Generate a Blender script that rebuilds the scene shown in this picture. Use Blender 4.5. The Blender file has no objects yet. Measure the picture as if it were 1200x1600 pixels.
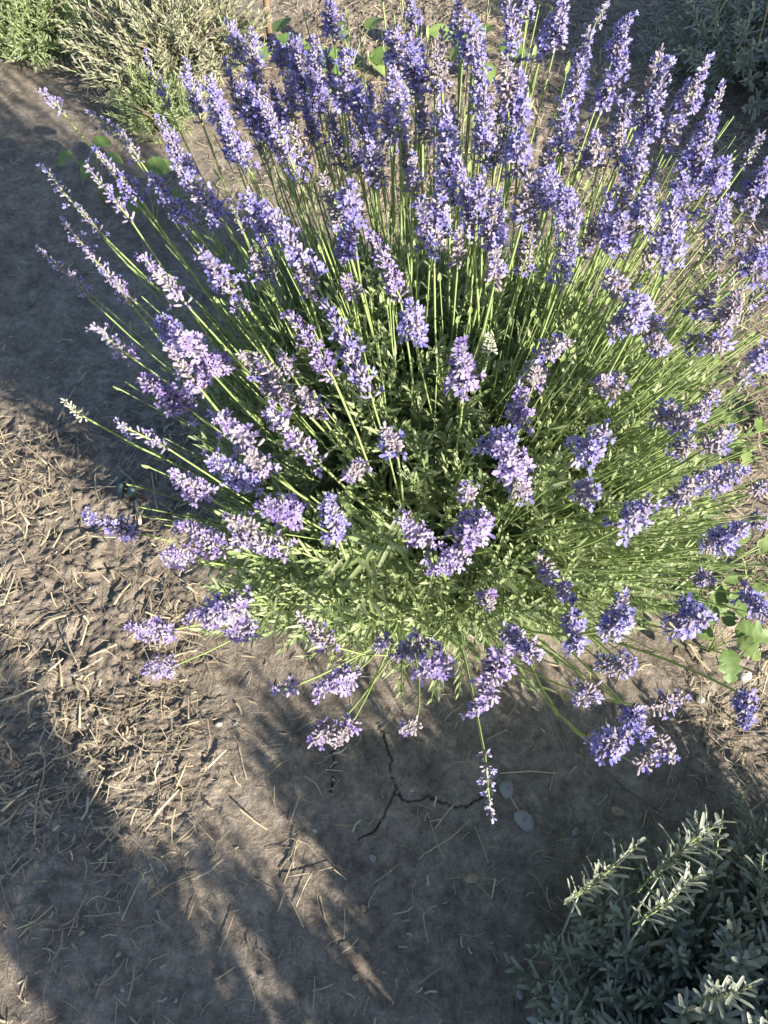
import bpy, math, random
import numpy as np
from mathutils import Vector, Matrix

random.seed(7)
rng = np.random.default_rng(11)
R = math.radians
sc = bpy.context.scene
C = sc.collection

# ------------------------------------------------------------------ camera
CAM_H, PITCH, FPX = 1.2, R(58), 1256.0
cd = bpy.data.cameras.new('camera')
cam = bpy.data.objects.new('camera', cd); C.objects.link(cam)
cam.location = (0, 0, CAM_H)
cam.rotation_euler = (math.pi/2 - PITCH, 0, 0)
cd.sensor_fit = 'VERTICAL'; cd.angle = 2*math.atan(800/FPX)
cd.clip_start = 0.02; cd.clip_end = 500
sc.camera = cam

# ------------------------------------------------------------------ light
SUN_EL, SUN_AZ = R(21.5), R(137)          # azimuth clockwise from +Y: sun low, behind the right shoulder
w = bpy.data.worlds.new('World'); sc.world = w; w.use_nodes = True
nt = w.node_tree
sky = nt.nodes.new('ShaderNodeTexSky'); sky.sky_type = 'NISHITA'; sky.sun_disc = False
sky.sun_elevation = SUN_EL; sky.sun_rotation = SUN_AZ; sky.ozone_density = 2.5
bg = nt.nodes['Background']; bg.inputs[1].default_value = 0.076
nt.links.new(sky.outputs[0], bg.inputs[0])
sd = bpy.data.lights.new('sun', 'SUN'); sd.energy = 5.0; sd.angle = R(0.6); sd.color = (1, .91, .78)
sun = bpy.data.objects.new('sun', sd); C.objects.link(sun)
SUN = Vector((math.sin(SUN_AZ)*math.cos(SUN_EL), math.cos(SUN_AZ)*math.cos(SUN_EL), math.sin(SUN_EL)))
sun.rotation_euler = SUN.to_track_quat('Z', 'Y').to_euler(); sun.location = SUN*8
sc.view_settings.view_transform = 'Standard'; sc.view_settings.look = 'None'
sc.view_settings.exposure = 1.7; sc.view_settings.gamma = 1.0
sc.view_settings.use_curve_mapping = False
sc.cycles.use_denoising = True
sc.cycles.max_bounces = 6; sc.cycles.diffuse_bounces = 3; sc.cycles.transmission_bounces = 4

# ------------------------------------------------------------------ helpers
CAM = np.array([0, 0, CAM_H])
AF = np.array([0, math.cos(PITCH), -math.sin(PITCH)])
AU = np.array([0, math.sin(PITCH), math.cos(PITCH)])
AR = np.array([1., 0, 0])
def ray(x, y):
    d = AF*FPX + AR*(x-600) + AU*(800-y)
    return d/np.linalg.norm(d)
def at(x, y, z=0.0):
    d = ray(x, y); t = (z-CAM_H)/d[2]
    return CAM + d*t
def unit(v):
    v = np.asarray(v, float); return v/max(np.linalg.norm(v), 1e-9)

class MB:
    """collects triangles with a material slot each"""
    def __init__(s): s.v = []; s.f = []; s.m = []; s.n = 0
    def add(s, V, F, m=0):
        V = np.asarray(V, float); F = np.asarray(F, int)
        s.v.append(V); s.f.append(F+s.n); s.m.append(np.full(len(F), m)); s.n += len(V)
    def arrays(s): return np.concatenate(s.v), np.concatenate(s.f), np.concatenate(s.m)
    def mesh(s, name, mats, smooth=True): return mesh_from(name, *s.arrays(), mats, smooth)
def mesh_from(name, V, F, M, mats, smooth=True):
    me = bpy.data.meshes.new(name)
    me.vertices.add(len(V)); me.vertices.foreach_set('co', V.astype(np.float32).ravel())
    me.loops.add(F.size); me.loops.foreach_set('vertex_index', F.astype(np.int32).ravel())
    k = F.shape[1]
    me.polygons.add(len(F)); me.polygons.foreach_set('loop_start', np.arange(0, F.size, k, dtype=np.int32))
    for m in mats: me.materials.append(m)
    me.polygons.foreach_set('material_index', M.astype(np.int32))
    if smooth: me.polygons.foreach_set('use_smooth', np.ones(len(F), bool))
    me.update(calc_edges=True); me.validate()
    return me
def obj(name, me, parent=None, loc=None):
    o = bpy.data.objects.new(name, me); C.objects.link(o)
    if parent: o.parent = parent
    if loc is not None: o.location = tuple(loc)
    return o
def tag(o, label=None, cat=None, group=None, kind=None):
    for k, v in (('label', label), ('category', cat), ('group', group), ('kind', kind)):
        if v: o[k] = v
    return o
def frame(d, roll=0.0):
    d = unit(d); a = np.array([0, 0, 1.]) if abs(d[2]) < .95 else np.array([1., 0, 0])
    u = unit(np.cross(a, d)); v = np.cross(d, u)
    c, s = math.cos(roll), math.sin(roll)
    return u*c+v*s, v*c-u*s, d
def tube(mb, pts, rad, n=4, m=0, cap=True):
    pts = np.asarray(pts, float); k = len(pts); V = []; F = []
    u = None
    for i in range(k):
        t = unit(pts[min(i+1, k-1)]-pts[max(i-1, 0)])
        if u is None: u, v, _ = frame(t)
        else: u = unit(u-t*np.dot(u, t)); v = np.cross(t, u)
        for j in range(n):
            a = 2*math.pi*j/n
            V.append(pts[i]+(u*math.cos(a)+v*math.sin(a))*rad[i])
    for i in range(k-1):
        for j in range(n):
            a, b, c, d = i*n+j, i*n+(j+1) % n, (i+1)*n+j, (i+1)*n+(j+1) % n
            F += [(a, b, d), (a, d, c)]
    if cap:
        for j in range(1, n-1):
            F += [(0, j+1, j), ((k-1)*n, (k-1)*n+j, (k-1)*n+j+1)]
    mb.add(V, F, m)
def blade(mb, p, d, nrm, L, W, prof, fold=.25, droop=0.0, m=0):
    """a leaf: prof = [(t, width)], folded along the midrib"""
    p = np.asarray(p, float); d = unit(d); s = unit(np.cross(d, nrm)); n = np.cross(s, d)
    V = []; F = []
    for t, wd in prof:
        c = p + d*L*t + n*(-droop*L*t*t)
        h = W*wd/2
        V += [c-s*h+n*h*fold, c, c+s*h+n*h*fold]
    for i in range(len(prof)-1):
        a = i*3; b = a+3
        F += [(a, a+1, b+1), (a, b+1, b), (a+1, a+2, b+2), (a+1, b+2, b+1)]
    mb.add(V, F, m)
def lance(mb, p, d, nrm, L, W, fold=.35, m=0, flat=False):
    """a small pointed leaf of two or four triangles"""
    p = np.asarray(p, float); d = unit(d); s = unit(np.cross(d, nrm)); n = np.cross(s, d); c = p+d*L*.5; h = W*.52
    V = [p, c-s*h+n*h*fold, c+s*h+n*h*fold, p+d*L]
    if flat: mb.add(V, [(0, 1, 3), (0, 3, 2)], m)
    else: mb.add(V+[c], [(0, 1, 4), (0, 4, 2), (1, 3, 4), (4, 3, 2)], m)
def bezier(a, b, c, n):
    t = np.linspace(0, 1, n)[:, None]
    return (1-t)**2*np.asarray(a) + 2*t*(1-t)*np.asarray(b) + t*t*np.asarray(c)
def transform_many(variants, items):
    """items: list of (variant index, 3x3 matrix, translation) -> joined arrays"""
    Vs, Fs, Ms, n = [], [], [], 0
    for k, A, T in items:
        V, F, M = variants[k]
        Vs.append(V@A.T+T); Fs.append(F+n); Ms.append(M); n += len(V)
    return np.concatenate(Vs), np.concatenate(Fs), np.concatenate(Ms)
def mat3(d, roll, s):
    u, v, t = frame(d, roll); return np.stack([u, v, t], 1)*s
def m4(A, T):
    M = Matrix.Identity(4)
    for i in range(3):
        for j in range(3): M[i][j] = A[i][j]
        M[i][3] = T[i]
    return M

# value noise in numpy
def _hash(ix, iy, seed):
    h = (ix.astype(np.int64)*374761393 + iy.astype(np.int64)*668265263 + seed*974711) & 0x7fffffff
    h = ((h ^ (h >> 13))*1274126177) & 0x7fffffff
    return ((h ^ (h >> 16)) & 0xffff)/65535.0
def vnoise(x, y, seed=0):
    ix, iy = np.floor(x), np.floor(y); fx, fy = x-ix, y-iy
    fx = fx*fx*(3-2*fx); fy = fy*fy*(3-2*fy)
    a, b = _hash(ix, iy, seed), _hash(ix+1, iy, seed)
    c, d = _hash(ix, iy+1, seed), _hash(ix+1, iy+1, seed)
    return (a*(1-fx)+b*fx)*(1-fy)+(c*(1-fx)+d*fx)*fy
def fbm(x, y, f, octv=4, seed=0, gain=.5):
    s = 0; a = 1; tot = 0
    for o in range(octv):
        s = s+a*(vnoise(x*f+17.3*o, y*f-9.1*o, seed+o)-.5); tot += a; a *= gain; f *= 2.07
    return s/tot*2

# ------------------------------------------------------------------ materials
def mk(name):
    m = bpy.data.materials.new(name); m.use_nodes = True
    return m, m.node_tree, m.node_tree.nodes['Principled BSDF'], m.node_tree.nodes['Material Output']
def leafy(name, cols, rough=.6, trans=.3, obj_mix=.5, spec=.35):
    """two-sided leaf: colour varies per object and per leaf, some light passes through"""
    m, t, b, out = mk(name); N, L = t.nodes, t.links
    geo = N.new('ShaderNodeNewGeometry'); oi = N.new('ShaderNodeObjectInfo')
    mix = N.new('ShaderNodeMix'); mix.data_type = 'FLOAT'; mix.inputs[0].default_value = obj_mix
    L.new(geo.outputs['Random Per Island'], mix.inputs[2]); L.new(oi.outputs['Random'], mix.inputs[3])
    rp = N.new('ShaderNodeValToRGB'); L.new(mix.outputs[0], rp.inputs[0])
    while len(rp.color_ramp.elements) < len(cols): rp.color_ramp.elements.new(.5)
    for i, c in enumerate(cols):
        rp.color_ramp.elements[i].position = .12+.76*i/max(1, len(cols)-1); rp.color_ramp.elements[i].color = (*c, 1)
    nz = N.new('ShaderNodeTexNoise'); nz.inputs['Scale'].default_value = 320; nz.inputs['Detail'].default_value = 3
    tc = N.new('ShaderNodeTexCoord'); L.new(tc.outputs['Object'], nz.inputs['Vector'])
    mr = N.new('ShaderNodeMapRange'); mr.inputs[3].default_value = .75; mr.inputs[4].default_value = 1.25
    L.new(nz.outputs[0], mr.inputs[0])
    hs = N.new('ShaderNodeHueSaturation'); L.new(rp.outputs[0], hs.inputs['Color']); L.new(mr.outputs[0], hs.inputs['Value'])
    L.new(hs.outputs[0], b.inputs['Base Color']); b.inputs['Roughness'].default_value = rough
    b.inputs['Specular IOR Level'].default_value = spec
    if trans > 0:
        tr = N.new('ShaderNodeBsdfTranslucent'); L.new(hs.outputs[0], tr.inputs[0])
        ms = N.new('ShaderNodeMixShader'); ms.inputs[0].default_value = trans
        L.new(b.outputs[0], ms.inputs[1]); L.new(tr.outputs[0], ms.inputs[2]); L.new(ms.outputs[0], out.inputs[0])
    return m
M_STEM = leafy('stem_green', [(.24, .33, .11), (.34, .43, .175), (.28, .38, .145)], .5, .2)
M_LEAF = leafy('lavender_leaf', [(.165, .23, .095), (.27, .34, .155), (.395, .45, .27), (.22, .29, .125)], .5, .38, .35)
M_GREY = leafy('grey_leaf', [(.22, .22, .15), (.31, .31, .22), (.38, .36, .26)], .6, .22, .35)
M_SHRUB = leafy('shrub_leaf', [(.20, .225, .175), (.28, .305, .245), (.35, .375, .31)], .45, .22, .4, .5)
M_PETAL = leafy('violet_petal', [(.165, .15, .42), (.24, .22, .51), (.34, .32, .59), (.20, .18, .45)], .6, .35, .5)
M_GLARE_MAUVE = leafy('glare_mauve_petal', [(.22, .16, .40), (.30, .235, .48), (.40, .34, .56), (.26, .195, .44)], .6, .35, .5)  # violet petal with the glare tint of the front spikes put into its colour
M_CALYX = leafy('calyx', [(.17, .15, .23), (.26, .23, .32), (.36, .33, .38)], .65, .15, .4)
M_FADED = leafy('faded_calyx', [(.22, .19, .23), (.32, .28, .30), (.21, .18, .25)], .7, .15, .4)
M_BUD = leafy('bud', [(.42, .44, .32), (.50, .50, .42)], .65, .2, .4)
M_WEED = leafy('weed_leaf', [(.10, .17, .05), (.15, .23, .07), (.23, .29, .11)], .5, .35, .5)
M_STRAW = leafy('straw', [(.15, .12, .085), (.29, .24, .165), (.52, .44, .30), (.22, .18, .125)], .6, .1, .4)
M_WOOD = leafy('old_wood', [(.17, .12, .08), (.24, .17, .11)], .8, 0, .5)
M_BARK = leafy('bark', [(.12, .095, .07), (.17, .14, .10)], .85, 0, .5)

def stone_mat(name, c1, c2):
    m, t, b, out = mk(name); N, L = t.nodes, t.links
    tc = N.new('ShaderNodeTexCoord'); nz = N.new('ShaderNodeTexNoise'); nz.inputs['Scale'].default_value = 60; nz.inputs['Detail'].default_value = 6
    L.new(tc.outputs['Object'], nz.inputs['Vector'])
    rp = N.new('ShaderNodeValToRGB'); rp.color_ramp.elements[0].color = (*c1, 1); rp.color_ramp.elements[1].color = (*c2, 1)
    rp.color_ramp.elements[0].position = .35; rp.color_ramp.elements[1].position = .65
    L.new(nz.outputs[0], rp.inputs[0]); L.new(rp.outputs[0], b.inputs['Base Color']); b.inputs['Roughness'].default_value = .75
    bp = N.new('ShaderNodeBump'); bp.inputs['Strength'].default_value = .3; bp.inputs['Distance'].default_value = .002
    L.new(nz.outputs[0], bp.inputs['Height']); L.new(bp.outputs[0], b.inputs['Normal'])
    return m
M_PEB_GREY = stone_mat('grey_stone', (.20, .20, .19), (.32, .31, .29))
M_PEB_TAN = stone_mat('tan_stone', (.26, .20, .13), (.38, .31, .21))
M_PEB_WHITE = stone_mat('pale_stone', (.34, .31, .26), (.48, .44, .37))
M_SCRAP = stone_mat('teal_scrap', (.05, .085, .085), (.10, .15, .15))

def soil_mat():
    m, t, b, out = mk('clay_soil'); N, L = t.nodes, t.links
    tc = N.new('ShaderNodeTexCoord')
    def noise(scale, det, rough=.6):
        n = N.new('ShaderNodeTexNoise'); n.inputs['Scale'].default_value = scale; n.inputs['Detail'].default_value = det
        n.inputs['Roughness'].default_value = rough; L.new(tc.outputs['Object'], n.inputs['Vector']); return n
    def ramp(src, a, ca, bb, cb):
        r = N.new('ShaderNodeValToRGB'); e = r.color_ramp.elements
        e[0].position, e[1].position = a, bb; e[0].color = (*ca, 1); e[1].color = (*cb, 1)
        L.new(src, r.inputs[0]); return r
    big = noise(3.2, 5); mid = noise(26, 7, .65); fine = noise(260, 5, .7); grit = noise(900, 2)
    base = ramp(big.outputs[0], .35, (.195, .174, .152), .68, (.295, .265, .23))
    def mul(a, bsock, fac):
        x = N.new('ShaderNodeMix'); x.data_type = 'RGBA'; x.blend_type = 'MULTIPLY'; x.inputs[0].default_value = fac
        L.new(a, x.inputs[6]); L.new(bsock, x.inputs[7]); return x.outputs[2]
    c = mul(base.outputs[0], ramp(mid.outputs[0], .3, (.50, .48, .46), .7, (1.38, 1.34, 1.28)).outputs[0], .9)
    c = mul(c, ramp(fine.outputs[0], .3, (.7, .69, .68), .7, (1.22, 1.2, 1.18)).outputs[0], .9)
    m2 = noise(85, 6, .7)
    c = mul(c, ramp(m2.outputs[0], .32, (.62, .61, .60), .68, (1.32, 1.30, 1.27)).outputs[0], .9)
    # scattered flecks of straw dust and humus
    fl = noise(130, 3, .8)
    mx = N.new('ShaderNodeMix'); mx.data_type = 'RGBA'
    L.new(ramp(fl.outputs[0], .66, (0, 0, 0), .74, (.6, .6, .6)).outputs[0], mx.inputs[0])
    L.new(c, mx.inputs[6]); mx.inputs[7].default_value = (.36, .30, .215, 1)
    mx2 = N.new('ShaderNodeMix'); mx2.data_type = 'RGBA'
    L.new(ramp(fl.outputs[0], .26, (.7, .7, .7), .36, (0, 0, 0)).outputs[0], mx2.inputs[0])
    L.new(mx.outputs[2], mx2.inputs[6]); mx2.inputs[7].default_value = (.075, .060, .045, 1)
    L.new(mx2.outputs[2], b.inputs['Base Color'])
    b.inputs['Roughness'].default_value = .93; b.inputs['Specular IOR Level'].default_value = .15
    def bump(h, dist, s, prev=None):
        x = N.new('ShaderNodeBump'); x.inputs['Strength'].default_value = s; x.inputs['Distance'].default_value = dist
        L.new(h, x.inputs['Height'])
        if prev: L.new(prev.outputs[0], x.inputs['Normal'])
        return x
    b1 = bump(mid.outputs[0], .012, .5); b2 = bump(fine.outputs[0], .0035, .8, b1); b3 = bump(grit.outputs[0], .001, .7, b2)
    L.new(b3.outputs[0], b.inputs['Normal'])
    return m
M_SOIL = soil_mat()

# ------------------------------------------------------------------ ground
ROOT = np.array([.09, .68, 0.])
def seg_dist(X, Y, P):
    D = np.full(X.shape, 9.)
    for (x0, y0), (x1, y1) in zip(P[:-1], P[1:]):
        dx, dy = x1-x0, y1-y0; t = np.clip(((X-x0)*dx+(Y-y0)*dy)/(dx*dx+dy*dy+1e-12), 0, 1)
        D = np.minimum(D, np.hypot(X-x0-t*dx, Y-y0-t*dy))
    return D
CR = [[(590, 1135), (604, 1160), (610, 1185), (611, 1210), (618, 1235), (612, 1252), (600, 1270)],
      [(614, 1240), (626, 1250), (648, 1254), (668, 1243), (690, 1252), (712, 1264), (738, 1256)],
      [(600, 1270), (585, 1300), (560, 1310)], [(735, 1256), (760, 1240), (772, 1222)], [(524, 1160), (519, 1200), (521, 1240)]]
CRG = [[tuple(at(*p)[:2]) for p in c] for c in CR]
def litter_mask(x, y):
    """1 where straw mulch covers rough soil, 0 on the smooth crusted clay"""
    m = np.clip((-.20-x)/.14, 0, 1)*np.clip(y/.28, .25, 1)*np.clip((1.12-y)/.2, 0, 1)
    m = np.maximum(m, np.clip((x-.40)/.12, 0, 1)*np.clip((y-.22)/.15, 0, 1))
    m = np.maximum(m, np.clip((y-1.4)/.25, 0, 1)*np.clip((x+.45)/.25, 0, 1))
    return m
def height(X, Y, fine=True):
    k = litter_mask(X, Y)
    z = .020*fbm(X, Y, 1.6, 3, 3) + .006*fbm(X, Y, 7, 3, 9)
    z = z + (.22+k)*.011*fbm(X, Y, 26, 5, 21, .7)
    z = z + k*.008*np.abs(fbm(X, Y, 70, 3, 33, .65))
    z = z + .035*np.exp(-((X-ROOT[0])**2+(Y-ROOT[1])**2)/.05)
    return z
def gz(x, y): return float(height(np.array([float(x)]), np.array([float(y)]))[0])
def spaced(lo, hi, zones, far):
    xs = [lo]
    while xs[-1] < hi:
        x = xs[-1]; s = .009
        for a, b, st in zones:
            if a <= x < b: s = min(s, st)
        xs.append(x+s)
    n = xs[-1]; st = .02
    while n < far: n += st; st *= 1.35; xs.append(n)
    n = xs[0]; st = .02; pre = []
    while n > -far: n -= st; st *= 1.35; pre.append(n)
    return np.array(pre[::-1]+xs)
gx = spaced(-1.2, 1.25, [(-.2, .2, .0018), (.2, .5, .004), (-.8, -.2, .0045)], 70)
gy = spaced(-.25, 2.7, [(.19, .42, .0018), (0, 1.1, .0045)], 70)
X, Y = np.meshgrid(gx, gy)
Z = height(X, Y)
sel = (X > -.4) & (X < .6) & (Y > .05) & (Y < .6)
wob = .007*fbm(X, Y, 70, 3, 51, .7)
for c in CRG:
    d = seg_dist(X[sel]+wob[sel], Y[sel]+.007*fbm(X[sel], Y[sel], 65, 3, 77, .7), c)
    wd = .0013*(.25+1.0*vnoise(X[sel]*30, Y[sel]*30, 5))
    Z[sel] -= .007*np.exp(-(d/wd)**2) - .0008*np.exp(-((d-.012)/.012)**2)
fall = np.clip((np.hypot(X, Y-1)-3)/4, 0, 1); Z *= 1-fall
ny, nx = X.shape
V = np.stack([X.ravel(), Y.ravel(), Z.ravel()], 1)
ii = (np.arange(ny-1)[:, None]*nx+np.arange(nx-1)[None, :]).ravel()
Fq = np.stack([ii, ii+1, ii+nx+1, ii+nx], 1)
ground = obj('ground', mesh_from('ground', V, Fq, np.zeros(len(Fq)), [M_SOIL]))
tag(ground, 'dry cracked brown clay soil around the bush', 'ground', kind='structure')

# ------------------------------------------------------------------ shoots, spikes
NARROW = [(0, .35), (.35, 1), (.8, .75), (1, .08)]
BLUNT = [(0, .45), (.3, .9), (.78, 1), (.94, .7), (1, .15)]
def make_shoot(L, nodes, leafL, leafW, seed, spread=42, tip=True, stem_r=.0012, stem_m=0, leaf_m=1, prof=None, low=False):
    prof = prof or NARROW; r = random.Random(seed); mb = MB()
    bx, by = r.uniform(-.12, .12)*L, r.uniform(-.12, .12)*L
    pts = bezier((0, 0, 0), (bx, by, L*.5), (bx*.3, by*.3, L), 5)
    tube(mb, pts, np.linspace(stem_r*1.2, stem_r*.6, 5), 3, stem_m, cap=False)
    for i in range(nodes):
        t = .12+.88*(i/(nodes-1)) if nodes > 1 else .9
        p = (1-t)**2*pts[0]+2*t*(1-t)*np.array((bx, by, L*.5))+t*t*pts[-1]
        a0 = i*math.pi/2+r.uniform(-.4, .4)
        sz = (.75+.35*math.sin(math.pi*min(1, t*1.1)))*(1 if t < .85 else .75)
        sp = R(spread*(1.15-.5*t)+r.uniform(-9, 9))
        for k in range(2):
            a = a0+k*math.pi+r.uniform(-.25, .25); s2 = sp*r.uniform(.8, 1.25)
            out = np.array([math.cos(a), math.sin(a), 0]); d = out*math.sin(s2)+np.array([0, 0, math.cos(s2)])
            nrm = -out*math.cos(s2)+np.array([0, 0, math.sin(s2)])
            l = leafL*sz*r.uniform(.8, 1.2)
            wl, dr = leafW*r.uniform(.85, 1.2), r.uniform(-.05, .25)
            if low: lance(mb, p, d-nrm*dr*.5, nrm, l, wl*1.1, .35, leaf_m)
            else: blade(mb, p, d, nrm, l, wl, prof, .35, dr, leaf_m)
            if r.random() < .8:                     # small axillary leaves
                d2 = unit(d*.6+np.array([r.uniform(-.4, .4), r.uniform(-.4, .4), .9]))
                lance(mb, p, d2, nrm, l*.55, leafW*.8, .35, leaf_m, True)
                d3 = unit(d*.9+np.array([r.uniform(-.6, .6), r.uniform(-.6, .6), .4]))
                lance(mb, p, d3, nrm, l*.42, leafW*.75, .35, leaf_m, True)
    return mb
def shoot_set(n, l0, l1, n0, n1, seed, **kw):
    dims = [(random.uniform(l0, l1), random.randint(n0, n1)) for _ in range(n)]
    return [[make_shoot(L, k, seed=seed+i, low=lo, **kw).arrays() for i, (L, k) in enumerate(dims)] for lo in (False, True)]
LAV_HI, LAV_A = shoot_set(10, .11, .19, 8, 12, 100, leafL=.029, leafW=.0035, spread=44)
LAV_M = [mesh_from('leafy_shoot', *a, [M_STEM, M_LEAF]) for a in LAV_HI]
GREY_M = [mesh_from('grey_shoot', *a, [M_STEM, M_GREY]) for a in LAV_HI]
SHR_HI, SHR_A = shoot_set(8, .10, .16, 9, 13, 200, leafL=.036, leafW=.0066, spread=60, stem_r=.0018, prof=BLUNT)
SHR_M = [mesh_from('shrub_shoot', *a, [M_STEM, M_SHRUB]) for a in SHR_HI]

def floret(mb, p, d, r, open_, s, cm, pm):
    """a ribbed calyx tube with, when open, a two-lipped corolla"""
    u, v, t = frame(d, r.uniform(0, 6.28)); p = np.asarray(p)
    L = .0062*s*r.uniform(.85, 1.15); W = .00125*s
    V = []; F = []
    for (h, rad) in ((0, .55), (.45, 1.05), (1, .85)):
        for j in range(5):
            a = j*2*math.pi/5; V.append(p+t*L*h+(u*math.cos(a)+v*math.sin(a))*W*rad)
    for i in range(2):
        for j in range(5):
            a, b, c, e = i*5+j, i*5+(j+1) % 5, i*5+5+j, i*5+5+(j+1) % 5
            F += [(a, b, e), (a, e, c)]
    F += [(10, 11, 12), (10, 12, 13), (10, 13, 14)]
    mb.add(V, F, cm)
    if open_:
        c = p+t*L*1.25
        V = [p+t*L*.95]; F = []
        for j in range(5):
            a = j*2*math.pi/5+r.uniform(-.15, .15); big = 1.35 if j in (0, 1) else .95
            l = .0030*s*big*r.uniform(.85, 1.2)
            o = u*math.cos(a)+v*math.sin(a); q = -u*math.sin(a)+v*math.cos(a)
            up = r.uniform(.3, 1.3)
            n = len(V)
            V += [c+o*l*.25-q*l*.18, c+o*l*.25+q*l*.18, c+o*l*.8+q*l*.33+t*l*up*.6, c+o*l*1.1+t*l*up*.8, c+o*l*.8-q*l*.33+t*l*up*.6]
            F += [(0, n, n+1), (n, n+1, n+2), (n, n+2, n+4), (n+4, n+2, n+3)]
        mb.add(V, F, pm)
def make_spike(L, whorls, per, open_f, seed, gap=0, s=1.0, taper=.55):
    """flower spike along +Z, whorls of florets round the axis; slots: stem, calyx, petal"""
    r = random.Random(seed); mb = MB()
    tube(mb, [(0, 0, -.004), (0, 0, L*.5), (0, 0, L*.96)], [.0011, .0009, .0006], 4, 0)
    zs = []
    if gap: zs.append(0.0)
    z0 = L*gap
    zs += [z0+(L-z0)*((i/(whorls-1))**.95) for i in range(whorls)]
    for i, z in enumerate(zs):
        f = z/L; n = max(3, int(round(per*(1.1-taper*f*f)*r.uniform(.8, 1.15))))
        if gap and i == 0: n = max(4, int(per*.6))
        a0 = r.uniform(0, 6.28)
        for layer in range(2):
            nn = n if layer == 0 else int(n*.6)
            for k in range(nn):
                a = a0+layer*.4+2*math.pi*k/max(1, nn)+r.uniform(-.3, .3)
                el = R((62 if layer == 0 else 32)-28*f+r.uniform(-16, 16))
                o = np.array([math.cos(a), math.sin(a), 0])
                d = o*math.sin(el)+np.array([0, 0, math.cos(el)])
                ss = s*(1.12-.35*f)
                p = np.array([0, 0, z+r.uniform(-.0025, .0025)])+d*r.uniform(.0012, .0045)*ss
                floret(mb, p, d, r, r.random() < open_f*(1.05-.4*f), ss*r.uniform(.9, 1.2), 1, 2)
        if r.random() < .8:
            for k in range(2):
                a = a0+k*math.pi; o = np.array([math.cos(a), math.sin(a), .25])
                blade(mb, (0, 0, z-.002), o, (0, 0, 1), .006*s, .004*s, NARROW, .3, 0, 1)
    return mb
SPK = {'F': [], 'S': [], 'D': [], 'B': []}
for i in range(9): SPK['F'].append((.068, make_spike(.068, random.randint(7, 8), random.randint(7, 10), random.uniform(.4, .65), 300+i, random.choice([0, .16, .2]), 1.0).mesh('flower_spike', [M_STEM, M_CALYX, M_PETAL])))
for i in range(4): SPK['S'].append((.068, make_spike(.068, random.randint(5, 6), 4, .35, 340+i, random.choice([0, .25]), .85).mesh('slender_spike', [M_STEM, M_CALYX, M_PETAL])))
for i in range(5): SPK['D'].append((.068, make_spike(.068, random.randint(6, 7), 7, .20, 360+i, random.choice([0, .2]), .95).mesh('faded_spike', [M_STEM, M_FADED, M_PETAL])))
for i in range(2): SPK['B'].append((.030, make_spike(.030, 5, 6, 0, 380+i, 0, .8).mesh('bud_spike', [M_STEM, M_BUD, M_BUD])))

GLARE_MAUVE = {}  # spike copies for the front, glare tint painted into the petals
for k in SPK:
    GLARE_MAUVE[k] = []
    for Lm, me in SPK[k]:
        c = me.copy(); c.materials[2] = M_GLARE_MAUVE if k != 'B' else M_BUD; GLARE_MAUVE[k].append((Lm, c))
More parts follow.
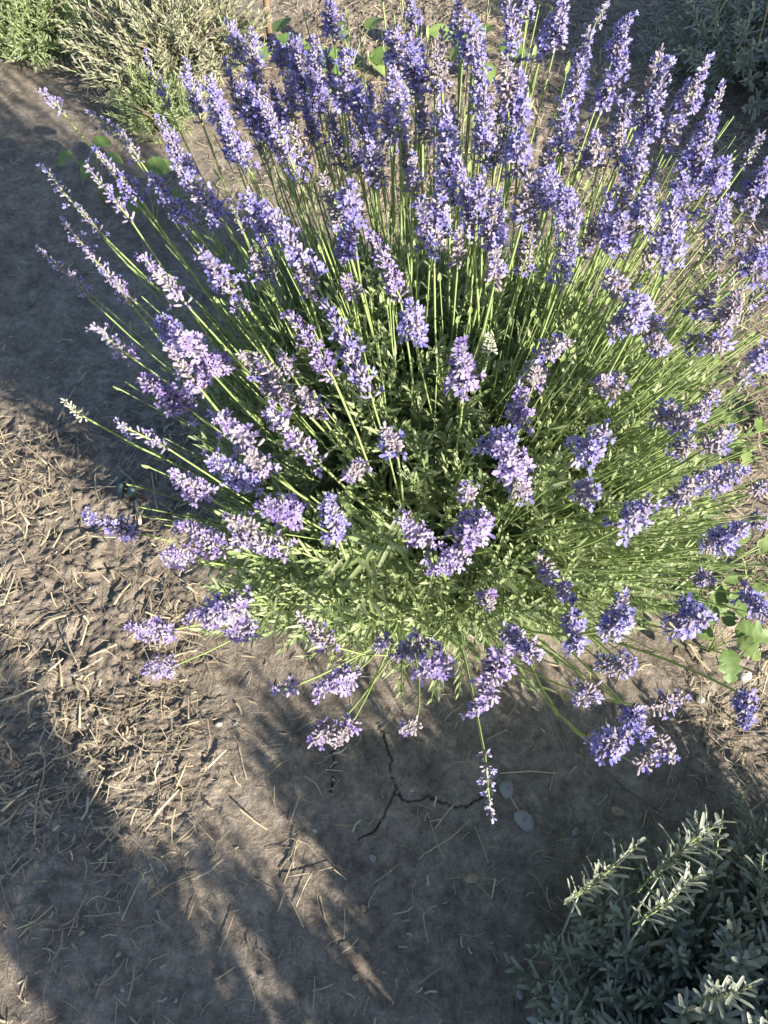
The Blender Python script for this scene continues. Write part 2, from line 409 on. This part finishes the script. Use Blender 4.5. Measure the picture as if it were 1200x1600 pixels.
# ------------------------------------------------------------------ the flowering lavender bush
bush = obj('lavender_bush', None, None, ROOT)
tag(bush, 'large flowering lavender bush with violet spikes and green stems on clay soil', 'lavender')
DC = np.array([.09, .68, .28]); DR = .52
def dome(x, y, k=1.0):
    d = ray(x, y); oc = CAM-DC; b = float(np.dot(oc, d)); c = float(np.dot(oc, oc)-(DR*k)**2); D = b*b-c
    t = -b-math.sqrt(D) if D > 0 else -b
    p = CAM+d*t
    if p[2] < .035: p = CAM+d*((.035-CAM_H)/d[2])
    return p
S = """517,8,522,62F 362,42,380,100F 395,60,400,150F 430,65,440,110F 490,70,500,150F 540,90,538,165F 450,120,455,180F
292,110,315,190F 330,130,350,200F 350,190,385,258F 230,90,262,165S 65,142,95,172S 145,178,182,212S 160,245,215,305F 185,200,218,250S
252,195,300,275F 285,270,350,350F 240,280,300,355F 70,262,115,320S 122,322,165,372S 140,265,205,345S 98,345,145,400S 66,393,105,428S
112,428,135,462S 138,395,188,450S 178,440,205,475S 228,408,290,475F 318,398,360,448F 390,310,432,370F 432,345,492,438F 415,165,450,240F
430,215,475,285D 505,280,535,358D 545,300,548,335F 552,355,540,398F 585,375,625,465F 640,478,648,528F 518,490,580,620F 460,500,520,590F
540,435,553,463D 640,-15,650,50F 715,-10,718,60F 740,40,738,90F 795,5,805,95F 822,-20,815,30F 878,0,868,70F 855,40,842,95F
918,50,902,130F 905,100,895,170F 948,5,930,35S 980,32,957,92F 972,95,940,170F 1030,85,990,190D 1040,105,1005,215F 1100,105,1065,175F
1055,195,1040,222D 1125,145,1095,225F 1110,200,1085,265F 640,65,650,130F 615,55,620,115F 615,115,625,210F 655,75,655,150F 680,75,680,140D
750,95,750,170F 757,145,755,250F 790,95,795,165D 808,120,808,200F 810,215,808,260F 880,165,878,240F 697,180,703,290F 720,265,740,370F
690,285,678,390F 655,320,672,385F 750,280,745,345F 775,310,772,390F 773,395,773,440D 855,275,860,315F 882,305,885,350F 898,340,875,445F
950,315,945,370F 970,345,960,385F 1015,305,1000,355F 1065,280,1060,345F 1050,320,1045,415F 1100,250,1090,285F 1130,258,1112,285F
1190,210,1168,250S 1195,262,1165,325F 1130,318,1118,365F 1195,392,1178,425F 930,215,935,255D 970,200,965,250D 1010,215,980,280F
825,280,815,350D 645,250,645,300D 955,430,968,455D 995,468,993,505F 1155,455,1140,490D 150,513,202,556S 252,505,285,540F 285,525,312,562F
265,548,315,610D 350,560,318,582F 228,595,296,640F 102,628,132,652B 190,665,258,698S 277,742,315,772F 345,655,398,700F 388,712,415,735D
333,720,398,760F 405,560,465,630D 380,555,420,600D 472,610,498,645D 428,648,500,725F 418,790,465,805F 515,782,528,840F 565,728,545,745D
140,808,210,832F 262,865,300,875F 285,822,350,858F 370,845,448,855F 360,812,400,832D 302,962,392,935F 330,965,380,945F 207,980,266,985F
362,988,385,983F 230,1045,273,1040F 470,965,520,1010D 430,1078,460,1072S 502,1078,548,1058F 490,1155,520,1140D 525,1162,550,1130D
590,1012,605,1000D 618,1025,665,1005D 662,1048,700,1038F 630,1140,650,1130D 745,1105,785,1020F 830,1020,790,985F 766,1265,757,1178S
898,1010,895,955F 945,985,980,962F 975,930,960,965D 1055,985,1078,970F 1098,970,1070,960F 905,1095,925,1075D 940,1170,985,1140F
1005,1145,985,1112F 1000,1195,1030,1170D 1050,1185,1030,1155D 1018,1105,1065,1090D 1165,1130,1160,1085F 940,1035,955,1050D 978,1048,970,1035D
855,905,845,880D 882,935,880,915D 765,948,760,930D 1195,960,1165,930F 1110,905,1090,898D 718,545,725,600F 763,525,765,548B 812,605,812,665F
752,695,795,685F 785,690,808,745F 905,715,945,675F 912,775,915,760D 975,822,1010,790F 632,815,670,855F 680,890,725,868F 728,840,755,810F
602,670,620,705D 735,775,725,760D 815,770,812,755D 985,500,1003,470D 850,550,885,535D 1150,490,1128,505D 1085,540,1090,528D 1120,540,1122,528D
1030,545,1028,532D 1195,550,1182,570F 1165,580,1158,600D 1115,615,1108,622D 1105,700,1142,675D 1070,655,1062,662D 1055,785,1085,755D
1085,752,1115,742D 1160,738,1115,752F 1158,825,1120,850F 1120,845,1100,855D 1200,755,1180,770D 1195,808,1180,815D 945,595,940,603D 838,582,836,590D"""
spikes = []
for tok in S.split():
    ty = tok[-1]; a = [float(q) for q in tok[:-1].split(',')]
    tip, base = np.array(a[:2]), np.array(a[2:])
    if np.hypot(*(tip-[695, 860])) < np.hypot(*(base-[695, 860])): tip, base = base, tip
    spikes.append((tip, base, ty, np.hypot(*(tip-base)) < 28))
fill = random.Random(5)
def fill_spikes(n, x0, x1, y0, y1, types, lo=45, hi=85):
    for _ in range(n):
        x, y = fill.uniform(x0, x1), fill.uniform(y0, y1)
        d = unit(np.array([x-700, y-1050])); l = fill.uniform(lo, hi)
        spikes.append((np.array([x, y])+d*l*.5, np.array([x, y])-d*l*.5, fill.choice(types), 'deep'))
fill_spikes(26, 700, 1130, 150, 400, 'FDD')
fill_spikes(14, 560, 760, 60, 300, 'FFD')
fill_spikes(20, 320, 560, 90, 240, 'FFFD')
fill_spikes(8, 1040, 1190, 280, 470, 'FD')
fill_spikes(7, 330, 480, 330, 620, 'DS', 30, 50)
fill_spikes(6, 960, 1180, 480, 700, 'D', 20, 30)

def stem_mesh(pts, rnd, leaves=True, r0=.0016):
    mb = MB(); n = len(pts)
    tube(mb, pts, np.linspace(r0*1.15, r0*.75, n), 4, 0)
    if leaves:
        for t in (rnd.uniform(.22, .3), rnd.uniform(.38, .5), rnd.uniform(.55, .72)):
            i = int(t*(n-1)); p = pts[i]; d = unit(pts[i+1]-pts[i]); u, v, _ = frame(d, rnd.uniform(0, 6.28))
            for sgn in (-1, 1):
                dd = unit(d+u*sgn*rnd.uniform(.3, .8))
                blade(mb, p, dd, np.cross(v*sgn, dd), rnd.uniform(.016, .034), .0032, NARROW, .3, .15, 1)
    return mb.mesh('flower_stem', [M_STEM, M_LEAF])
def stem_path(base, d, rnd, n=9):
    ang = rnd.uniform(0, 6.28); rr = .11*math.sqrt(rnd.random())
    radial = unit((base-ROOT)*np.array([1, 1, 0])+1e-6)
    root = ROOT+np.array([math.cos(ang)*rr, math.sin(ang)*rr, .03])+radial*.05
    dist = np.linalg.norm(base-root)
    dd = unit(d+np.array([0, 0, .15])+unit(base-root)*.9)
    c = base-dd*dist*.5
    c[2] = max(c[2], .06)
    pts = bezier(root, c, base, n)
    side = np.cross(unit(base-root), [0, 0, 1.]); wv = rnd.uniform(-.012, .012)
    pts += side*np.sin(np.linspace(0, math.pi*1.6, n))[:, None]*wv*np.linspace(0, 1, n)[::-1, None]
    return pts
rs = random.Random(3)
for tip, base, ty, small in spikes:
    k = 1.0+rs.uniform(-.05, .05)
    if small == 'deep': k = rs.uniform(.72, .98)
    elif small: k = rs.uniform(.8, .95)
    B = dome(base[0], base[1], k)
    L0 = {'F': .072, 'S': .062, 'D': .066, 'B': .030}[ty]*rs.uniform(.85, 1.1)
    if small is True: L0 *= .55
    dist = np.linalg.norm(B-CAM); pl = np.hypot(*(tip-base))/FPX*dist
    L0 = min(max(L0, pl*1.05), .12)
    d = ray(*tip); oc = CAM-B; b = float(np.dot(oc, d)); c = float(np.dot(oc, oc)-L0*L0); D = max(0, b*b-c)
    rad = unit(B-(ROOT+np.array([0, 0, .02])))
    T = max((CAM+d*(-b+s*math.sqrt(D)) for s in (-1, 1)), key=lambda q: float(np.dot(unit(q-B), rad)))
    if T[2] < .03: T = CAM+d*((.03-CAM_H)/d[2])
    dirv = unit(T-B); L = float(np.linalg.norm(T-B)); L = max(L, .02)
    pts = stem_path(B, dirv, rs)
    pts = np.vstack([pts, B+dirv*L*.5]) - ROOT
    st = obj('flower_stem', stem_mesh(pts, rs, r0=rs.uniform(.0011, .0016)), bush)
    Lm, me = rs.choice((GLARE_MAUVE if base[1] > 460 and base[0] < 860 and rs.random() < .8 else SPK)[ty])
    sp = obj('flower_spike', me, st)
    sw = rs.uniform(.72, 1.0)*(1.2 if base[1] > 500 else 1)*(.75 if small is True else 1)
    A = mat3(dirv, rs.uniform(0, 6.28), 1.0)@np.diag([sw, sw, L/Lm])
    sp.matrix_local = m4(A, B-ROOT)
print('spikes', len(spikes))

# flowerless green stems standing between the flowering ones
mb = MB()
def bare(n, x0, x1, y0, y1, k0, k1, r):
    for _ in range(n):
        x, y = rs.uniform(x0, x1), rs.uniform(y0, y1)
        B = dome(x, y, rs.uniform(k0, k1)); d = unit(B-ROOT)
        pts = stem_path(B, d, rs, 7)-ROOT
        tube(mb, pts, np.linspace(r*1.2, r*.7, 7), 3, 0, cap=False)
        for t in (1.6, 2.2, 2.8, 3.3, 3.9, 4.5, 5.2):
            if rs.random() < .75:
                i = int(t); p = pts[i]+(pts[i+1]-pts[i])*(t-i); dd = unit(pts[i+1]-pts[i]); u, v, _ = frame(dd, rs.uniform(0, 6.28))
                for sgn in (-1, 1):
                    q = unit(dd+u*sgn*rs.uniform(.25, .7))
                    lance(mb, p, q, np.cross(v*sgn, q), rs.uniform(.012, .032), .0036, .3, 1)
                    if rs.random() < .5:
                        q = unit(dd+u*sgn*.3+v*rs.uniform(-.5, .5))
                        lance(mb, p, q, frame(q)[0], rs.uniform(.008, .018), .003, .3, 1, True)
        if rs.random() < .5:
            blade(mb, pts[-1]-d*.004, d, frame(d)[0], .012, .004, NARROW, .6, 0, 0)
bare(260, 330, 1150, 180, 600, .6, .95, .0010)
bare(380, 820, 1200, 380, 900, .6, 1.0, .0009)
bare(90, 180, 620, 330, 850, .6, .95, .0012)
bare(40, 400, 1150, 850, 1040, .5, .8, .0011)
bare(30, 430, 900, -40, 120, .9, 1.05, .0012)
# long leafy shoots reaching up between the flower stems, with the bare lower stem each grows on
LONG = []
def long_shoots(n, x0, x1, y0, y1, k0, k1):
    for _ in range(n):
        x, y = rs.uniform(x0, x1), rs.uniform(y0, y1)
        T = dome(x, y, rs.uniform(k0, k1)); d = unit(unit(T-ROOT)+np.array([rs.uniform(-.2, .2), rs.uniform(-.2, .2), rs.uniform(0, .25)]))
        s_ = rs.uniform(.85, 1.35); P = T-d*.15*s_
        if P[2] < .04: continue
        LONG.append((rs.randrange(len(LAV_A)), mat3(d, rs.uniform(0, 6.28), s_), P-ROOT))
        pts = stem_path(P+d*.01, d, rs, 5)-ROOT
        tube(mb, pts, np.linspace(.0018, .0013, 5), 3, 0, cap=False)
long_shoots(420, 430, 1000, 520, 960, .45, .78)
long_shoots(170, 850, 1180, 480, 960, .55, .85)
long_shoots(150, 280, 620, 420, 900, .5, .8)
long_shoots(240, 480, 900, 360, 640, .5, .8)
long_shoots(90, 300, 560, 330, 560, .55, .8)
long_shoots(110, 300, 560, 800, 1000, .65, .95)
long_shoots(60, 480, 1000, 900, 1010, .5, .72)
tag(obj('stem_thicket', mb.mesh('stem_thicket', [M_STEM, M_LEAF]), bush), kind='stuff')

# leafy shoots of the inner mound
def mound_items(n, c, rad, hgt, seed, nv, smin=.75, smax=1.25, inner=.25, bias=None):
    r = random.Random(seed); out = []
    for _ in range(n):
        a = r.uniform(0, 2*math.pi); el = math.asin(r.uniform(.05, 1)); q = inner+(1-inner)*r.random()**.6
        o = np.array([math.cos(a)*math.cos(el), math.sin(a)*math.cos(el), math.sin(el)])
        p = np.array(c)+o*np.array([rad, rad, hgt])*q
        d = unit(o*np.array([1, 1, .9])+np.array([r.uniform(-.35, .35), r.uniform(-.35, .35), r.uniform(.1, .55)]))
        s = r.uniform(smin, smax)
        p = p-d*.13*s
        out.append((r.randrange(nv), mat3(d, r.uniform(0, 6.28), s), p))
    return out
items = mound_items(4000, (0, .05, .08), .38, .46, 9, len(LAV_A), .7, 1.25)
items = [i for i in items if i[2][2] > .015 and not (i[2][1] < -.15 and i[2][2] < .10)]
camr = unit(CAM-DC)
items += LONG
items.sort(key=lambda i: -float(np.dot(i[2], camr)))
for k, A, T in items[:300]:
    o = obj('leafy_shoot', LAV_M[k], bush); o.matrix_local = m4(A, T)
tag(obj('shoot_mass', mesh_from('shoot_mass', *transform_many(LAV_A, items[300:]), [M_STEM, M_LEAF]), bush), kind='stuff')
mb = MB()
for i in range(26):
    a = rs.uniform(0, 6.28); l = rs.uniform(.10, .22); o = np.array([math.cos(a), math.sin(a), 0])
    tube(mb, bezier((0, 0, -.02), o*l*.4+np.array([0, 0, .05]), o*l+np.array([0, 0, rs.uniform(.06, .16)]), 5), np.linspace(.006, .0025, 5), 6, 0)
obj('woody_base', mb.mesh('woody_base', [M_BARK]), bush)

# ------------------------------------------------------------------ other shrubs
def shrub(name, label, loc, rad, hgt, n, var_m, var_a, mats, seed, parts=0, group=None, smin=.8, smax=1.3, cat='shrub', inner=.25):
    loc = np.array([loc[0], loc[1], gz(loc[0], loc[1])])
    root = obj(name, None, None, loc); tag(root, label, cat, group)
    its = [i for i in mound_items(n, (0, 0, .04), rad, hgt-.04, seed, len(var_a), smin, smax, inner) if i[2][2] > -.02]
    its.sort(key=lambda i: -float(np.dot(i[2], unit(CAM-loc))))
    for k, A, T in its[:parts]:
        o = obj('leafy_shoot', var_m[k], root); o.matrix_local = m4(A, T)
    if len(its) > parts:
        tag(obj('shoot_mass', mesh_from('shoot_mass', *transform_many(var_a, its[parts:]), mats), root), kind='stuff')
    r = random.Random(seed); mb = MB()
    for i in range(14):
        a = r.uniform(0, 6.28); l = rad*r.uniform(.4, .75); o = np.array([math.cos(a), math.sin(a), 0])
        tube(mb, bezier((0, 0, -.03), o*l*.3+np.array([0, 0, hgt*.35]), o*l+np.array([0, 0, hgt*r.uniform(.4, .75)]), 5), np.linspace(.007, .002, 5), 5, 0)
    obj('branches', mb.mesh('branches', [M_BARK]), root)
    return root, loc
front, fl = shrub('leafy_shrub', 'shaded grey-green shrub with blunt narrow leaves and two sunlit tips', (.50, -.09), .36, .23, 1100, SHR_M, SHR_A, [M_STEM, M_SHRUB], 41, 300, smin=.55, smax=.9)
for (px, py, z, ln, dx, dy) in ((965, 1340, .25, .66, .42, .32), (1110, 1305, .27, .8, .48, .34), (1075, 1380, .25, .66, .35, .25), (1170, 1540, .27, .6, .2, .1)):
    T = at(px, py, z); d = unit([dx, dy, .55]); A = mat3(d, rs.uniform(0, 6), ln)
    b0 = T-d*.11*ln-fl
    o = obj('leafy_shoot', rs.choice(SHR_M), front); o.matrix_local = m4(A, b0)
    o = obj('leafy_shoot', rs.choice(SHR_M), front); o.matrix_local = m4(mat3(unit(d+np.array([0, 0, .12])), rs.uniform(0, 6), ln*.85), b0-d*.03*ln)
    mb = MB(); tube(mb, bezier((0, 0, .01), (b0-d*.2)*np.array([.9, .9, .35]), b0+d*.01, 6), np.linspace(.0022, .0013, 6), 5); obj('branch', mb.mesh('branch', [M_SHRUB]), front)
shrub('grey_lavender', 'low grey-green flowerless lavender clump behind the shaded path, palest and widest', at(255, 55, .1), .30, .26, 420, GREY_M, LAV_A, [M_STEM, M_GREY], 51, 280, cat='lavender')
shrub('grey_lavender', 'small bright green flowerless lavender clump at the end of the shaded path', at(40, 5, .1), .24, .26, 260, LAV_M, LAV_A, [M_STEM, M_LEAF], 52, 250, cat='lavender')
shrub('grey_lavender', 'low soft green tuft between the shaded path and the flowering lavender', at(245, 165, .06), .15, .15, 170, LAV_M, LAV_A, [M_STEM, M_LEAF], 55, 170, cat='lavender', smin=.5, smax=.9)
sh, sl = shrub('dark_shrub', 'dark shaded shrub with dry brown stalks behind the lavender', (1.02, 2.12), .36, .30, 330, SHR_M, SHR_A, [M_STEM, M_SHRUB], 53, 300, smin=.6, smax=.95)
for i in range(16):
    a = rs.uniform(0, 6.28); rr = rs.uniform(.05, .3); b = np.array([math.cos(a)*rr, math.sin(a)*rr-.05, .16]); mb = MB()
    d = unit([rs.uniform(-.4, .3), rs.uniform(-.3, .3), 1])
    l = rs.uniform(.12, .22); tube(mb, [b, b+d*l*.5+rs.uniform(-.006, .006), b+d*l], [.0018, .0015, .001], 4)
    for j in range(5):
        e = unit(d+np.array([rs.uniform(-.6, .6) for _ in range(3)])); blade(mb, b+d*l*(.6+.09*j), e, frame(e)[0], .014, .005, NARROW, .5)
    obj('dry_stalk', mb.mesh('dry_stalk', [M_STRAW]), sh)
# unseen shrubs: one inferred at right, the rest added behind to shade the soil
shrub('unseen_shade_shrub', 'tall lavender bush right of the path, beside the dark shrub', (1.72, 1.18), .58, .86, 1700, GREY_M, LAV_A, [M_STEM, M_GREY], 61, 0, smin=1, smax=1.6)
shrub('unseen_shade_shrub', 'unseen broad shrub added for shade behind the shaded front shrub', (.88, -.54), .33, .55, 950, SHR_M, SHR_A, [M_STEM, M_SHRUB], 62, 0, smin=.9, smax=1.5)
shrub('unseen_shade_shrub', 'unseen low round shrub added for shade between the narrow shrub and the shaded front shrub', (.53, -.35), .18, .44, 560, SHR_M, SHR_A, [M_STEM, M_SHRUB], 64, 0, smin=.8, smax=1.2)
shrub('unseen_shade_shrub', 'unseen thin open shrub added for broken shade beside the narrow upright shrub', (.49, -.57), .07, .52, 170, SHR_M, SHR_A, [M_STEM, M_SHRUB], 65, 0, smin=.7, smax=1)
shrub('unseen_shade_shrub', 'unseen narrow upright shrub added for the shadow of a person, tallest behind the shaded front shrub', (.36, -.69), .16, .78, 480, SHR_M, SHR_A, [M_STEM, M_SHRUB], 63, 0, smin=.8, smax=1.2)  # added: stands in for the person whose shadow crosses the soil

# ------------------------------------------------------------------ weeds
def leaf_shape(L, W, lobes, seed):
    r = random.Random(seed); mb = MB(); n = 16; V = []; F = []
    curl, tw = r.uniform(.1, .45), r.uniform(-.25, .25)
    for i in range(n+1):
        t = i/n; wd = W/2*(math.sin(math.pi*t**.7)**.75 if 0 < t < 1 else .02)
        if lobes: wd *= .5+.6*abs(math.sin(t*math.pi*lobes))
        else: wd *= 1+.07*(1 if i % 2 else -1)
        zc = -curl*L*t*t; bx = tw*L*t*t*.4
        vein = .02*W*(1 if i % 2 else -1)
        for sx_, rel in ((-1, 1), (-1, .5), (0, 0), (1, .5), (1, 1)):
            lift = .30*rel-.16*rel*rel
            V.append((bx+sx_*wd*rel, t*L-(.10*L*rel if t < .15 else 0)+.06*L*rel*(.12 < t < .95), zc+wd*lift+(vein if rel == .5 else 0)+r.uniform(-.015, .015)*W))
    for i in range(n):
        for k in range(4):
            a = i*5+k; b = a+5; F += [(a, a+1, b+1), (a, b+1, b)]
    mb.add(V, F); return mb.mesh('leaf', [M_WEED])
BROAD = [leaf_shape(.05, .040, 0, i) for i in range(5)]; LOBED = [leaf_shape(.06, .05, 3, i+5) for i in range(5)]
def weed(name, label, px, py, z, n, size, kinds, seed, spread=.06, group=None):
    r = random.Random(seed); top = at(px, py, z); loc = np.array([top[0], top[1], gz(top[0], top[1])])
    root = obj(name, None, None, loc); tag(root, label, 'weed', group); mb = MB()
    for i in range(n):
        a = i*2.4+r.uniform(-.4, .4); o = np.array([math.cos(a), math.sin(a), 0]); h = z*r.uniform(.5, 1.0)
        p = o*spread*r.uniform(.3, 1)+np.array([0, 0, h])
        tube(mb, bezier((0, 0, -.01), o*.01+np.array([0, 0, h*.7]), p, 4), [.0014, .0012, .001, .0008], 4)
        lf = obj('leaf', r.choice(kinds), root)
        up = unit(np.array([r.uniform(-.4, .5), r.uniform(-.6, .1), 1])); y = unit(o-up*np.dot(o, up)); x = np.cross(y, up)
        lf.matrix_local = m4(np.stack([x, y, up], 1)*size*r.uniform(.7, 1.2), p)
    obj('stem', mb.mesh('stem', [M_STEM]), root)
weed('weed_plant', 'pale green weed with heart-shaped leaves at the left edge of the lavender', 135, 235, .14, 5, .85, BROAD, 1, .05)
weed('weed_plant', 'yellow-green broad-leaved weed among the left lavender spikes', 215, 262, .16, 5, 1.0, BROAD, 2, .05)
weed('weed_plant', 'round-leaved weed beside the thin wooden stakes', 405, 48, .08, 7, 1.3, BROAD, 3, .09)
weed('weed_plant', 'round-leaved weed on the sunlit soil behind the lavender', 548, 62, .08, 8, 1.3, BROAD, 4, .10)
weed('weed_plant', 'leafy green weed behind the tallest lavender spikes', 740, 60, .08, 8, 1.2, BROAD, 14, .10)
weed('weed_plant', 'lobed pale weed on sunlit soil right of the lavender', 1165, 665, .04, 9, 0.7, LOBED, 5, .08)
weed('weed_plant', 'broad green weed under the right lavender stems, with shaded leaves', 1140, 870, .07, 9, 0.75, BROAD, 6, .08)
weed('weed_plant', 'small toothed weed with crinkled yellow-green leaves right of the lavender', 1105, 925, .05, 9, .45, LOBED, 7, .05)
weed('weed_plant', 'upright weed with finger-like lobed leaves beside the pale stone', 1135, 985, .09, 7, .65, LOBED, 8, .035)
weed('weed_plant', 'round-leaved green weed lying beside the right lavender flowers', 1185, 890, .06, 6, .6, BROAD, 9, .05)

# ------------------------------------------------------------------ stakes, stones, straw
for lb, px, r in (('thin pale wooden stake standing behind the lavender, thinner one', 366, .006), ('thin brown wooden stake standing behind the lavender, thicker one', 423, .009)):
    b = at(px, 75, .0); b[2] = gz(b[0], b[1]); mb = MB()
    tube(mb, [(0, 0, -.05), (.004, 0, .2), (0, .003, .42), (.005, 0, .62)], [r, r*.95, r, r*.9], 8)
    tag(obj('wooden_stake', mb.mesh('wooden_stake', [M_WOOD]), None, b), lb, 'stake')
def pebble_mesh(seed, mat, name='pebble'):
    r = random.Random(seed); mb = MB(); n, k = 12, 7; V = []; F = []
    ph = [r.uniform(0, 6) for _ in range(4)]
    for i in range(k+1):
        th = math.pi*i/k
        for j in range(n):
            a = 2*math.pi*j/n; q = 1+.10*math.sin(2*a+ph[0])+.08*math.sin(3*a+ph[1]+th*2)+.06*math.sin(th*4+ph[2])
            V.append((math.cos(a)*math.sin(th)*q, math.sin(a)*math.sin(th)*q*.8, math.cos(th)*.5*q))
    for i in range(k):
        for j in range(n):
            a, b, c, d = i*n+j, i*n+(j+1) % n, (i+1)*n+j, (i+1)*n+(j+1) % n; F += [(a, c, d), (a, d, b)]
    mb.add(V, F); return mb.mesh(name, [mat])
def pebble(px, py, size, mat, label, seed, group=None):
    p = at(px, py, 0); p[2] = gz(p[0], p[1])+size*.25
    o = obj('pebble', pebble_mesh(seed, mat), None, p); o.scale = (size,)*3; o.rotation_euler = (rs.uniform(-.2, .2), rs.uniform(-.2, .2), rs.uniform(0, 6))
    tag(o, label, 'pebble', group)
pebble(817, 1284, .0165, M_PEB_GREY, 'smooth round grey pebble on shaded clay, largest one there', 1)
pebble(790, 1236, .013, M_PEB_GREY, 'grey pebble touching the drooping single lavender spike', 2)
pebble(738, 1373, .009, M_PEB_TAN, 'small tan pebble alone on shaded soil', 3)
pebble(965, 1268, .009, M_PEB_TAN, 'small brown stone near the shaded shrub', 4)
pebble(1160, 1058, .013, M_PEB_WHITE, 'flat pale stone in sunlight below the finger-leaved weed', 5)
pebble(1092, 1094, .008, M_PEB_WHITE, 'small white stone chip by the low right lavender flowers', 6)
pebble(25, 92, .030, M_PEB_GREY, 'rounded stone on the shaded path near the flowerless lavender', 7)
pebble(42, 66, .026, M_PEB_WHITE, 'pale stone at the edge of the shaded path', 8)
pebble(900, 1300, .007, M_PEB_GREY, 'tiny grey stone beside the tip of the shaded shrub', 9)
pr = random.Random(8)
for i in range(26):
    x, y = pr.uniform(20, 1150), pr.uniform(880, 1590)
    if x > 830 and y > 1250: continue
    pebble(x, y, pr.uniform(.003, .006), pr.choice([M_PEB_GREY, M_PEB_TAN]), 'tiny earth-coloured stone half sunk in the soil', 30+i, 'tiny stones scattered on the soil')
# bluish-green scrap in the straw
sp0 = at(200, 770, 0); sp0[2] = gz(sp0[0], sp0[1]); root = obj('plastic_scrap', None, None, sp0); tag(root, 'small bluish-green scrap lying in straw left of the lavender', 'scrap')
mb = MB(); tube(mb, [(-.008, .026, .009), (-.011, .010, .012), (-.009, -.008, .010), (-.004, -.016, .006)], [.004, .0055, .005, .003], 7); obj('rod', mb.mesh('rod', [M_SCRAP]), root)
mb = MB(); tube(mb, [(.006, -.012, .004), (.011, -.003, .009), (.014, .006, .006)], [.005, .008, .004], 7); obj('lump', mb.mesh('lump', [M_SCRAP]), root)

def straw_piece(mb, p, az, L, W, tilt, bend, curl):
    d = np.array([math.cos(az), math.sin(az), 0]); s = np.array([-d[1], d[0], 0])
    V = []; F = []
    for t in (0, .5, 1):
        c = np.array(p)+d*L*(t-.5)+s*bend*L*math.sin(math.pi*t)+np.array([0, 0, tilt*L*(t-.5)+.15*L*bend*math.sin(math.pi*t)])
        V += [c-s*W/2, c+np.array([0, 0, W*curl]), c+s*W/2]
    for i in range(2):
        a = i*3; b = a+3; F += [(a, a+1, b+1), (a, b+1, b), (a+1, a+2, b+2), (a+1, b+2, b+1)]
    mb.add(V, F)
sr = random.Random(12)
mb = MB(); N = 95000
sx, sy = rng.uniform(-1.1, 1.2, N), rng.uniform(-.2, 2.7, N)
kk = litter_mask(sx, sy); cl = fbm(sx, sy, 6, 2, 91)
keep = rng.random(N) < .13+.87*kk*np.clip(.6+1.8*cl, .25, 1)
sx, sy, kk = sx[keep], sy[keep], kk[keep]; sz = height(sx, sy)
for x, y, z, k in zip(sx, sy, sz, kk):
    L = sr.choice([sr.uniform(.004, .014), sr.uniform(.008, .03), sr.uniform(.015, .055)])
    straw_piece(mb, (x, y, z+sr.uniform(.001, .010)*(.3+k)), sr.gauss(.9, 1.1), L, (sr.uniform(.0004, .0013) if sr.random() < .72 else sr.uniform(.001, .004))*(.7+.3*k), sr.gauss(0, .3), sr.uniform(-.18, .18), sr.uniform(.1, .5))
print('straw', len(sx))
tag(obj('straw_litter', mb.mesh('straw_litter', [M_STRAW], False)), 'fine dry straw and stalk litter scattered over the soil', 'straw', kind='stuff')
def stalk(px0, py0, px1, py1, r, label, group=None, name='straw_stalk', mat=None, lift=.004):
    a, b = at(px0, py0), at(px1, py1); a[2] = gz(a[0], a[1])+lift; b[2] = gz(b[0], b[1])+lift+.002
    mid = (a+b)/2; mm = mid.copy(); mid[2] = max(mid[2], gz(mid[0], mid[1])+.003)
    mid = mid+np.array([sr.uniform(-.05, .05), sr.uniform(-.05, .05), 0])*np.linalg.norm(b-a)
    mb = MB(); tube(mb, np.array([a, (a+mid)/2, mid, (b+mid)/2, b])-mm, [r, r*1.05, r, r*.9, r*.75], 6)
    tag(obj(name, mb.mesh(name, [mat or M_STRAW]), None, mm), label, 'straw' if name == 'straw_stalk' else 'twig', group)
stalk(212, 834, 278, 800, .0022, 'forked grey twig below the bluish-green scrap', name='dry_twig', mat=M_BARK)
stalk(214, 785, 221, 824, .0040, 'thick pale broken stalk touching the grey twig')
stalk(240, 745, 248, 800, .0014, 'thin stalk beside the bluish-green scrap')
stalk(258, 905, 262, 960, .0013, 'thin dark twig on shaded clay left of the lavender', name='dry_twig', mat=M_BARK)
stalk(55, 1305, 72, 1215, .0016, 'long pale straw stalk alone on the shaded soil')
stalk(930, 1190, 1035, 1270, .0014, 'long thin twig running towards the shaded shrub', name='dry_twig', mat=M_BARK)
stalk(870, 1130, 885, 1160, .0016, 'short dark twig by the crack in the clay', name='dry_twig', mat=M_BARK)
stalk(780, 1212, 870, 1212, .0011, 'thin straight straw across the shaded clay')
stalk(1050, 1130, 1100, 1125, .0016, 'pale curved stalk by the low right lavender flowers')
stalk(878, 1225, 905, 1300, .0011, 'thin pale twig pointing at the shaded shrub', name='dry_twig', mat=M_BARK)
for i in range(46):
    x, y = sr.uniform(0, 330), sr.uniform(640, 1280); a = sr.gauss(-.9, .7); l = sr.uniform(28, 60)
    if x > 180 and y < 900: continue
    stalk(x, y, x+math.cos(a)*l, y+math.sin(a)*l, sr.uniform(.0010, .0022), 'broken straw stalk lying in the sunlit mulch left of the lavender', 'straw stalks in the mulch', lift=.007)
for i in range(40):
    x, y = sr.uniform(20, 850), sr.uniform(1270, 1590); a = sr.gauss(-1.0, .8); l = sr.uniform(30, 85)
    stalk(x, y, x+math.cos(a)*l, y+math.sin(a)*l, sr.uniform(.0005, .0010), 'thin straw stalk lying on the shaded soil in front of the lavender', 'straw stalks on the shaded soil')
